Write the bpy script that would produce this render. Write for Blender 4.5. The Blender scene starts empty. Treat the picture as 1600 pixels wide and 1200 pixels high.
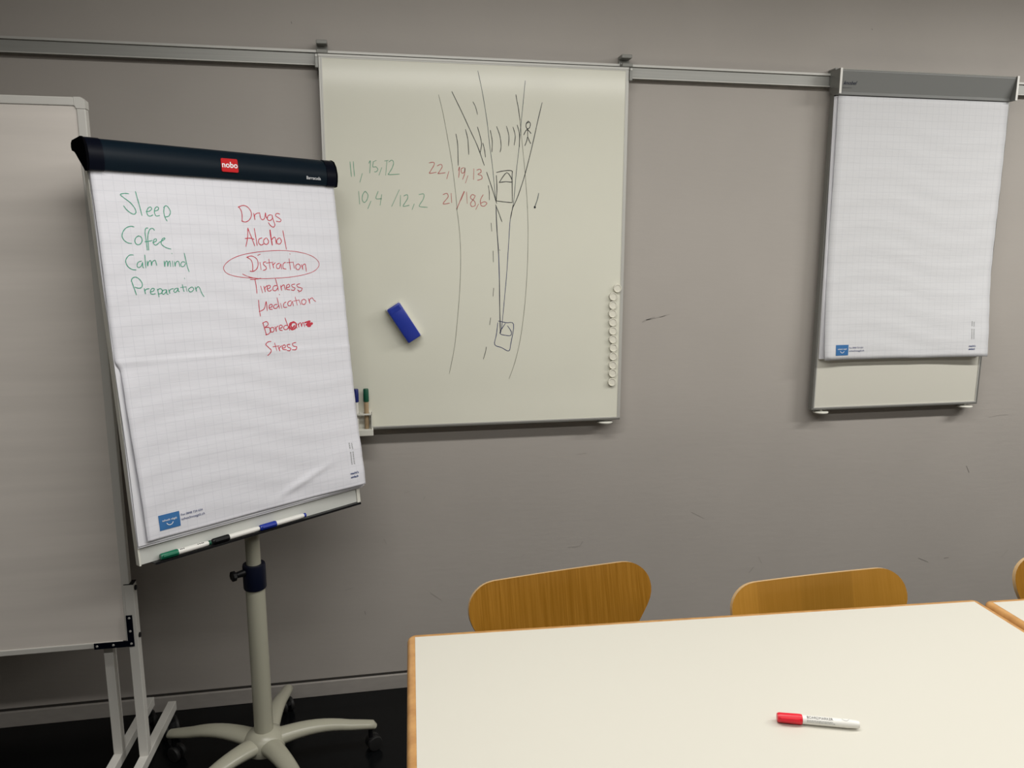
import bpy, bmesh, math, random
from mathutils import Vector, Matrix
random.seed(7)
sc = bpy.context.scene
C = sc.collection
PI = math.pi
V = Vector

# ---------------------------------------------------------------- camera
cam_d = bpy.data.cameras.new('camera'); cam = bpy.data.objects.new('camera', cam_d); C.objects.link(cam)
cam_d.sensor_fit = 'HORIZONTAL'; cam_d.sensor_width = 36.0; cam_d.lens = 36.0 * 1197.84 / 1600
cam_d.clip_start = 0.02
_r = V((0.98352732, -0.18075466, 0.00133029)); _u = V((0.03048443, 0.1731178, 0.98442924)); _f = V((0.17817047, 0.9681725, -0.17577629))
M = Matrix((( _r.x, _u.x, -_f.x, 0), (_r.y, _u.y, -_f.y, -2.6143), (_r.z, _u.z, -_f.z, 1.5929), (0, 0, 0, 1)))
cam.matrix_world = M
sc.camera = cam

# ---------------------------------------------------------------- world, exposure
w = bpy.data.worlds.new('world'); sc.world = w; w.use_nodes = True
w.node_tree.nodes['Background'].inputs[0].default_value = (0.9, 0.95, 1, 1)
w.node_tree.nodes['Background'].inputs[1].default_value = 0.02
vs = sc.view_settings
vs.view_transform = 'Standard'; vs.look = 'None'; vs.gamma = 1.0; vs.use_curve_mapping = False
vs.exposure = 0.0
sc.cycles.max_bounces = 8

# room lamps: (x, y, length along x, watts); one tube row near the wall, one further back
CEIL = 2.75
LAMPS = [(0.20, -1.40, 1.45, 23.0), (1.75, -1.40, 1.45, 15.0), (3.40, -1.45, 1.45, 54.0), (-1.00, -2.80, 1.45, 12.0), (0.47, -2.80, 1.45, 13.0), (1.94, -2.80, 1.45, 13.0)]
LAMP_COL = (1.0, 0.98, 0.935)

# ---------------------------------------------------------------- materials
def lin(c):
    return tuple(((x/255.0)/12.92 if x <= 10 else (((x/255.0)+0.055)/1.055)**2.4) for x in c)
def mat(name, col, rough=0.5, metal=0.0, spec=0.5, noise=None, bump=None, coat=0.0, emit=None):
    """col: linear rgb; noise: (scale xyz, amount); bump: (scale xyz, strength, distance)"""
    m = bpy.data.materials.new(name); m.use_nodes = True
    nt = m.node_tree; b = nt.nodes['Principled BSDF']
    b.inputs['Base Color'].default_value = (*col, 1); b.inputs['Roughness'].default_value = rough
    b.inputs['Metallic'].default_value = metal; b.inputs['Specular IOR Level'].default_value = spec
    if coat: b.inputs['Coat Weight'].default_value = coat; b.inputs['Coat Roughness'].default_value = 0.12
    if emit:
        b.inputs['Emission Color'].default_value = (*emit[0], 1); b.inputs['Emission Strength'].default_value = emit[1]
    tc = nt.nodes.new('ShaderNodeTexCoord')
    if noise:
        mp = nt.nodes.new('ShaderNodeMapping'); mp.inputs['Scale'].default_value = noise[0]
        nz = nt.nodes.new('ShaderNodeTexNoise'); nz.inputs['Scale'].default_value = 1.0; nz.inputs['Detail'].default_value = 5.0
        rp = nt.nodes.new('ShaderNodeMapRange'); rp.inputs[1].default_value = 0.3; rp.inputs[2].default_value = 0.7
        rp.inputs[3].default_value = 1 - noise[1]; rp.inputs[4].default_value = 1 + noise[1]
        mx = nt.nodes.new('ShaderNodeVectorMath'); mx.operation = 'SCALE'; mx.inputs[0].default_value = col
        nt.links.new(tc.outputs['Object'], mp.inputs[0]); nt.links.new(mp.outputs[0], nz.inputs['Vector'])
        nt.links.new(nz.outputs[0], rp.inputs[0]); nt.links.new(rp.outputs[0], mx.inputs['Scale'])
        nt.links.new(mx.outputs[0], b.inputs['Base Color'])
    if bump:
        mp = nt.nodes.new('ShaderNodeMapping'); mp.inputs['Scale'].default_value = bump[0]
        nz = nt.nodes.new('ShaderNodeTexNoise'); nz.inputs['Scale'].default_value = 1.0; nz.inputs['Detail'].default_value = 4.0
        bp = nt.nodes.new('ShaderNodeBump'); bp.inputs['Strength'].default_value = bump[1]; bp.inputs['Distance'].default_value = bump[2]
        nt.links.new(tc.outputs['Object'], mp.inputs[0]); nt.links.new(mp.outputs[0], nz.inputs['Vector'])
        nt.links.new(nz.outputs[0], bp.inputs['Height']); nt.links.new(bp.outputs[0], b.inputs['Normal'])
    return m

def paper_mat(name, col, ucol=True):
    """squared flip chart paper: 25 mm grid from the sheet's own UV (metres), wrinkle bump"""
    m = mat(name, col, 0.75, spec=0.25)
    nt = m.node_tree; b = nt.nodes['Principled BSDF']
    uv = nt.nodes.new('ShaderNodeUVMap')
    sep = nt.nodes.new('ShaderNodeSeparateXYZ'); nt.links.new(uv.outputs[0], sep.inputs[0])
    lines = []
    for k in (0, 1):
        d = nt.nodes.new('ShaderNodeMath'); d.operation = 'DIVIDE'; d.inputs[1].default_value = 0.025
        fr = nt.nodes.new('ShaderNodeMath'); fr.operation = 'FRACT'
        su = nt.nodes.new('ShaderNodeMath'); su.operation = 'SUBTRACT'; su.inputs[1].default_value = 0.5
        ab = nt.nodes.new('ShaderNodeMath'); ab.operation = 'ABSOLUTE'
        gt = nt.nodes.new('ShaderNodeMath'); gt.operation = 'GREATER_THAN'; gt.inputs[1].default_value = 0.474
        nt.links.new(sep.outputs[k], d.inputs[0]); nt.links.new(d.outputs[0], fr.inputs[0]); nt.links.new(fr.outputs[0], su.inputs[0])
        nt.links.new(su.outputs[0], ab.inputs[0]); nt.links.new(ab.outputs[0], gt.inputs[0]); lines.append(gt)
    mx = nt.nodes.new('ShaderNodeMath'); mx.operation = 'MAXIMUM'
    nt.links.new(lines[0].outputs[0], mx.inputs[0]); nt.links.new(lines[1].outputs[0], mx.inputs[1])
    mix = nt.nodes.new('ShaderNodeMix'); mix.data_type = 'RGBA'
    mix.inputs[6].default_value = (*col, 1); mix.inputs[7].default_value = (col[0]*0.905, col[1]*0.91, col[2]*0.92, 1)
    nt.links.new(mx.outputs[0], mix.inputs[0]); nt.links.new(mix.outputs[2], b.inputs['Base Color'])
    mp = nt.nodes.new('ShaderNodeMapping'); mp.inputs['Scale'].default_value = (7, 38, 1)
    nz = nt.nodes.new('ShaderNodeTexNoise'); nz.inputs['Scale'].default_value = 1.0; nz.inputs['Detail'].default_value = 5.0
    bp = nt.nodes.new('ShaderNodeBump'); bp.inputs['Strength'].default_value = 0.34; bp.inputs['Distance'].default_value = 0.004
    nt.links.new(uv.outputs[0], mp.inputs[0]); nt.links.new(mp.outputs[0], nz.inputs['Vector'])
    nt.links.new(nz.outputs[0], bp.inputs['Height']); nt.links.new(bp.outputs[0], b.inputs['Normal'])
    return m

def wood_mat(name, dark, light, scale, strips=False, rough=0.35):
    m = bpy.data.materials.new(name); m.use_nodes = True
    nt = m.node_tree; b = nt.nodes['Principled BSDF']; b.inputs['Roughness'].default_value = rough; b.inputs['Specular IOR Level'].default_value = 0.3
    tc = nt.nodes.new('ShaderNodeTexCoord'); mp = nt.nodes.new('ShaderNodeMapping'); mp.inputs['Scale'].default_value = scale
    nz = nt.nodes.new('ShaderNodeTexNoise'); nz.inputs['Scale'].default_value = 1.0; nz.inputs['Detail'].default_value = 3.0; nz.inputs['Roughness'].default_value = 0.6
    cr = nt.nodes.new('ShaderNodeValToRGB')
    cr.color_ramp.elements[0].position = 0.32; cr.color_ramp.elements[0].color = (*dark, 1)
    cr.color_ramp.elements[1].position = 0.68; cr.color_ramp.elements[1].color = (*light, 1)
    nt.links.new(tc.outputs['Object'], mp.inputs[0]); nt.links.new(mp.outputs[0], nz.inputs['Vector']); nt.links.new(nz.outputs[0], cr.inputs[0])
    out = cr.outputs[0]
    if strips:
        sp = nt.nodes.new('ShaderNodeSeparateXYZ'); nt.links.new(tc.outputs['Object'], sp.inputs[0])
        c2 = nt.nodes.new('ShaderNodeValToRGB'); c2.color_ramp.interpolation = 'CONSTANT'
        mr = nt.nodes.new('ShaderNodeMapRange'); mr.inputs[1].default_value = -0.25; mr.inputs[2].default_value = 0.25
        nt.links.new(sp.outputs[0], mr.inputs[0]); nt.links.new(mr.outputs[0], c2.inputs[0])
        e = c2.color_ramp.elements
        e[0].position = 0.0; e[0].color = (1.12, 1.13, 1.2, 1); e[1].position = 0.155; e[1].color = (0.97, 0.96, 0.95, 1)
        for pos, v in ((0.405, 0.90), (0.70, 1.02)):
            q = e.new(pos); q.color = (v, v, v, 1)
        mu = nt.nodes.new('ShaderNodeMix'); mu.data_type = 'RGBA'; mu.blend_type = 'MULTIPLY'; mu.inputs[0].default_value = 1.0
        nt.links.new(out, mu.inputs[6]); nt.links.new(c2.outputs[0], mu.inputs[7]); out = mu.outputs[2]
    nt.links.new(out, b.inputs['Base Color'])
    return m

WALL = mat('wall_paint', (0.428, 0.397, 0.366), 0.6, spec=0.35, noise=((2.5, 2.5, 2.5), 0.03), bump=((14, 14, 60), 0.12, 0.004))
PALE = mat('pale_wall_paint', (0.34, 0.325, 0.30), 0.8)
CEILM = mat('ceiling_paint', (0.5, 0.49, 0.475), 0.85)
FLOOR = mat('black_linoleum', (0.0035, 0.004, 0.0045), 0.22, spec=0.18, noise=((60, 60, 60), 0.3))
SKIRT = mat('skirting_grey', (0.36, 0.335, 0.31), 0.5, noise=((20, 4, 60), 0.05))
GAP = mat('joint_dark', (0.03, 0.027, 0.023), 0.8)
ALU = mat('brushed_aluminium', (0.36, 0.36, 0.34), 0.5, metal=0.4, noise=((3, 200, 200), 0.05))
ALUP = mat('anodised_aluminium_pale', (0.55, 0.545, 0.515), 0.5, metal=0.3)
ALUD = mat('anodised_aluminium_dark', (0.24, 0.24, 0.225), 0.45, metal=0.5)
GREY = mat('grey_clip_plastic', (0.25, 0.25, 0.23), 0.45)
HEADER = mat('grey_header_metal', (0.25, 0.255, 0.25), 0.5, metal=0.2)
ENAMEL = mat('white_enamel', (0.75, 0.745, 0.645), 0.12, spec=0.5, noise=((4, 4, 4), 0.012))
ENAMEL2 = mat('white_enamel_warm', (0.68, 0.665, 0.59), 0.3)
WORN = mat('worn_whiteboard', (0.80, 0.745, 0.69), 0.38, noise=((1.5, 4, 22), 0.05), bump=((9, 9, 30), 0.1, 0.003))
FRAMEW = mat('white_frame_lacquer', (0.66, 0.645, 0.605), 0.4)
CHALK = mat('white_plastic', (0.74, 0.73, 0.66), 0.4)
MATTE = mat('matte_black', (0.003, 0.003, 0.004), 1.0, spec=0.0)
MAGNET = mat('cream_plastic', (0.78, 0.76, 0.66), 0.4)
NAVY = mat('dark_navy_metal', (0.004, 0.010, 0.017), 0.4, spec=0.1)
BLACK = mat('black_plastic', (0.006, 0.006, 0.007), 0.4, spec=0.25)
BLACKN = mat('black_navy_plastic', (0.003, 0.004, 0.009), 0.35, spec=0.06)
COLLAR = mat('navy_collar_plastic', (0.004, 0.006, 0.018), 0.4, spec=0.25)
RUBBER = mat('black_rubber', (0.008, 0.008, 0.008), 0.6)
LACQ = mat('greenish_grey_lacquer', (0.40, 0.39, 0.31), 0.3, spec=0.5)
PANELW = mat('pale_panel', (0.60, 0.61, 0.58), 0.4)
RED = mat('red_badge', (0.55, 0.008, 0.012), 0.4, spec=0.12)
REDCAP = mat('red_cap', (0.72, 0.012, 0.03), 0.35)
GREENCAP = mat('green_cap', (0.006, 0.16, 0.085), 0.35)
GREENDK = mat('dark_green_cap', (0.004, 0.085, 0.045), 0.4)
BLUECAP = mat('blue_cap', (0.012, 0.035, 0.33), 0.35)
BLUEDK = mat('dark_blue_cap', (0.008, 0.018, 0.16), 0.4)
PENW = mat('marker_barrel_white', (0.80, 0.79, 0.75), 0.35)
PENT = mat('marker_barrel_tan', (0.45, 0.33, 0.2), 0.4)
ERASER = mat('eraser_blue', (0.014, 0.035, 0.33), 0.4)
FELT = mat('eraser_felt_white', (0.7, 0.69, 0.66), 0.8)
PAPER = paper_mat('squared_paper', (0.77, 0.77, 0.825))
PAPER2 = paper_mat('squared_paper_wall', (0.72, 0.725, 0.75))
PAPERE = mat('paper_stack', (0.75, 0.75, 0.79), 0.8)
PRINTB = mat('print_blue', (0.035, 0.16, 0.40), 0.6)
PRINTD = mat('print_dark_blue', (0.03, 0.06, 0.2), 0.6)
PRINTW = mat('print_white', (0.85, 0.87, 0.9), 0.6)
PRINTK = mat('print_black', (0.02, 0.02, 0.022), 0.5)
PRINTN = mat('print_blue_black', (0.012, 0.018, 0.05), 0.6)
PRINTM = mat('print_dim_grey', (0.16, 0.165, 0.17), 0.6)
PRINTG = mat('print_grey', (0.35, 0.36, 0.36), 0.5)
LAMINATE = mat('white_laminate', (0.635, 0.615, 0.545), 0.42, spec=0.4)
CHROME = mat('chrome_tube', (0.6, 0.6, 0.6), 0.15, metal=1.0)
BEECH = wood_mat('beech_edge', (0.46, 0.23, 0.075), (0.60, 0.33, 0.12), (30, 30, 30))
PLY = wood_mat('beech_ply', (0.26, 0.113, 0.009), (0.36, 0.168, 0.022), (260, 20, 0.8), rough=0.32)
PLYS = wood_mat('beech_ply_strips', (0.36, 0.173, 0.022), (0.395, 0.192, 0.028), (200, 20, 1.2), strips=True, rough=0.32)
PLYE = mat('ply_edge', (0.60, 0.40, 0.2), 0.5)
INKS = {
 'g': mat('ink_green_on_paper', (0.05, 0.33, 0.21), 0.6), 'r': mat('ink_red_on_paper', (0.55, 0.03, 0.06), 0.6),
 'G': mat('ink_green_faint', (0.18, 0.38, 0.26), 0.5), 'R': mat('ink_red_faint', (0.48, 0.13, 0.12), 0.5),
 'k': mat('ink_black', (0.025, 0.027, 0.025), 0.5), 't': mat('ink_grey_thin', (0.19, 0.19, 0.15), 0.5),
 'n': mat('ink_blue_black', (0.06, 0.085, 0.095), 0.5), 'b': mat('ink_blue', (0.02, 0.03, 0.13), 0.5)}

# ---------------------------------------------------------------- object helpers
def chain(o):
    m = Matrix.Identity(4)
    while o: m = o.matrix_basis @ m; o = o.parent
    return m
def thing(name, label, cat, loc=(0, 0, 0), rz=0.0, group=None):
    o = bpy.data.objects.new(name, None); C.objects.link(o); o.empty_display_size = 0.05
    o.location = loc; o.rotation_euler = (0, 0, rz); o['label'] = label; o['category'] = cat
    if group: o['group'] = group
    return o
def tag(o, label, cat, group=None):
    o['label'] = label; o['category'] = cat
    if group: o['group'] = group
    return o
def obj(name, bm, m, parent=None, smooth=False, label=None, uv=None, mats=None):
    """bm is in world space; it is moved into the parent's space"""
    if parent: bm.transform(chain(parent).inverted())
    bmesh.ops.recalc_face_normals(bm, faces=bm.faces)
    me = bpy.data.meshes.new(name)
    if smooth:
        for f in bm.faces: f.smooth = True
        for e in bm.edges:
            if len(e.link_faces) == 2 and e.calc_face_angle(0) > 0.7: e.smooth = False
    bm.to_mesh(me); bm.free()
    for mm in (mats or [m]): me.materials.append(mm)
    o = bpy.data.objects.new(name, me); C.objects.link(o); o.parent = parent
    if label: o['label'] = label
    return o
def struct(name, bm, m, parent=None, label=None):
    o = obj(name, bm, m, parent, label=label); o['kind'] = 'structure'; return o
def copy_tree(o, parent=None):
    c = o.copy(); C.objects.link(c); c.parent = parent
    for ch in list(o.children): copy_tree(ch, c)
    return c

def NB(): return bmesh.new()
def box(bm, a, b, bev=0.0, M=None, seg=2):
    x0, y0, z0 = a; x1, y1, z1 = b
    t = NB(); vs = [t.verts.new(q) for q in ((x0,y0,z0),(x1,y0,z0),(x1,y1,z0),(x0,y1,z0),(x0,y0,z1),(x1,y0,z1),(x1,y1,z1),(x0,y1,z1))]
    for f in ((0,3,2,1),(4,5,6,7),(0,1,5,4),(1,2,6,5),(2,3,7,6),(3,0,4,7)): t.faces.new([vs[i] for i in f])
    if bev: bmesh.ops.bevel(t, geom=list(t.edges), offset=bev, segments=seg, profile=0.5, affect='EDGES')
    merge(bm, t, M); return bm
def merge(bm, t, M=None):
    if M: t.transform(M)
    mp = {v: bm.verts.new(v.co) for v in t.verts}
    for f in t.faces:
        try: bm.faces.new([mp[v] for v in f.verts])
        except ValueError: pass
    t.free()
def tube(bm, pts, rad, n=12, cap=True, flat=1.0, up=V((0, 0, 1)), M=None):
    """swept tube through pts; rad number or list; flat scales the cross-section along 'up'"""
    t = NB(); pts = [V(q) for q in pts]; rings = []
    for i, q in enumerate(pts):
        d = (pts[min(i+1, len(pts)-1)] - pts[max(i-1, 0)]).normalized()
        a = d.cross(up)
        if a.length < 1e-4: a = d.cross(V((1, 0, 0)))
        a.normalize(); b = a.cross(d).normalized()
        r = rad[i] if isinstance(rad, (list, tuple)) else rad
        rings.append([t.verts.new(q + a*math.cos(2*PI*k/n)*r + b*math.sin(2*PI*k/n)*r*flat) for k in range(n)])
    for A, B in zip(rings, rings[1:]):
        for k in range(n): t.faces.new((A[k], A[(k+1) % n], B[(k+1) % n], B[k]))
    if cap: t.faces.new(rings[0][::-1]); t.faces.new(rings[-1])
    merge(bm, t, M); return bm
def lathe(bm, prof, n=24, M=None):
    """prof: (r, z) pairs turned about z"""
    t = NB(); rings = []
    for r, z in prof:
        rings.append([t.verts.new((r*math.cos(2*PI*k/n), r*math.sin(2*PI*k/n), z)) for k in range(n)] if r > 1e-6 else [t.verts.new((0, 0, z))])
    for A, B in zip(rings, rings[1:]):
        for k in range(n):
            a, b = A[k % len(A)], A[(k+1) % len(A)]; c, d = B[(k+1) % len(B)], B[k % len(B)]
            q = []
            for v in (a, b, c, d):
                if v not in q: q.append(v)
            if len(q) > 2: t.faces.new(q)
    for R_ in (rings[0], rings[-1]):
        if len(R_) > 2: t.faces.new(R_)
    merge(bm, t, M); return bm
def prism(bm, poly, x0, x1, F):
    """poly of (a, b) extruded from x0 to x1; F(x, a, b) -> world point"""
    A = [bm.verts.new(F(x0, a, b)) for a, b in poly]; B = [bm.verts.new(F(x1, a, b)) for a, b in poly]
    n = len(poly)
    for k in range(n): bm.faces.new((A[k], A[(k+1) % n], B[(k+1) % n], B[k]))
    bm.faces.new(A[::-1]); bm.faces.new(B); return bm
def smooth_line(pts, sub=4):
    """Catmull-Rom through 2-D points"""
    if len(pts) < 3: return pts
    P = [pts[0]] + list(pts) + [pts[-1]]; out = []
    for i in range(1, len(P)-2):
        p0, p1, p2, p3 = P[i-1:i+3]
        for k in range(sub):
            t = k/sub
            out.append(tuple(0.5*((2*p1[j]) + (-p0[j]+p2[j])*t + (2*p0[j]-5*p1[j]+4*p2[j]-p3[j])*t*t + (-p0[j]+3*p1[j]-3*p2[j]+p3[j])*t**3) for j in (0, 1)))
    out.append(tuple(pts[-1])); return out
def ribbon(bm, pts, wid, F):
    """flat pen stroke of width wid on the surface F(u, v)"""
    pts = smooth_line(pts); n = len(pts); L_, R_ = [], []
    for i, (u, v) in enumerate(pts):
        a, b = pts[max(i-1, 0)], pts[min(i+1, n-1)]
        dx, dy = b[0]-a[0], b[1]-a[1]; l = math.hypot(dx, dy) or 1e-9
        k = wid*0.5*(0.75 if i in (0, n-1) else 1.0)*(1+0.12*math.sin(i*1.7+u*50))
        px, py = -dy/l*k, dx/l*k; ex = ey = 0
        if i == 0: ex, ey = -dx/l*wid*0.4, -dy/l*wid*0.4
        if i == n-1: ex, ey = dx/l*wid*0.4, dy/l*wid*0.4
        L_.append(bm.verts.new(F(u+px+ex, v+py+ey))); R_.append(bm.verts.new(F(u-px+ex, v-py+ey)))
    for i in range(n-1): bm.faces.new((L_[i], L_[i+1], R_[i+1], R_[i]))
def parse_ink(s):
    return [[tuple(float(c)/1000 for c in a.split(',')) for a in st.split()] for st in s.split(';')]
def text_bm(s, size, F, align='LEFT', shear=0.0, bold=0.0, space=1.0):
    """text mesh; F(x, y) -> world point"""
    cu = bpy.data.curves.new('lettering', 'FONT'); cu.body = s; cu.size = size; cu.align_x = align; cu.shear = shear
    cu.offset = bold; cu.space_character = space; cu.resolution_u = 3
    o = bpy.data.objects.new('lettering', cu); C.objects.link(o)
    dg = bpy.context.evaluated_depsgraph_get(); dg.update()
    me = bpy.data.meshes.new_from_object(o.evaluated_get(dg))
    bm = NB(); bm.from_mesh(me)
    bpy.data.objects.remove(o); bpy.data.curves.remove(cu); bpy.data.meshes.remove(me)
    for v in bm.verts: v.co = F(v.co.x, v.co.y)
    return bm
def quad(bm, F, x0, y0, x1, y1):
    bm.faces.new([bm.verts.new(F(*q)) for q in ((x0, y0), (x1, y0), (x1, y1), (x0, y1))])
def sstep(x): x = max(0.0, min(1.0, x)); return x*x*(3-2*x)
def T(x, y, z): return Matrix.Translation((x, y, z))
def RX(a): return Matrix.Rotation(a, 4, 'X')
def RY(a): return Matrix.Rotation(a, 4, 'Y')
def RZ(a): return Matrix.Rotation(a, 4, 'Z')

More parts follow.
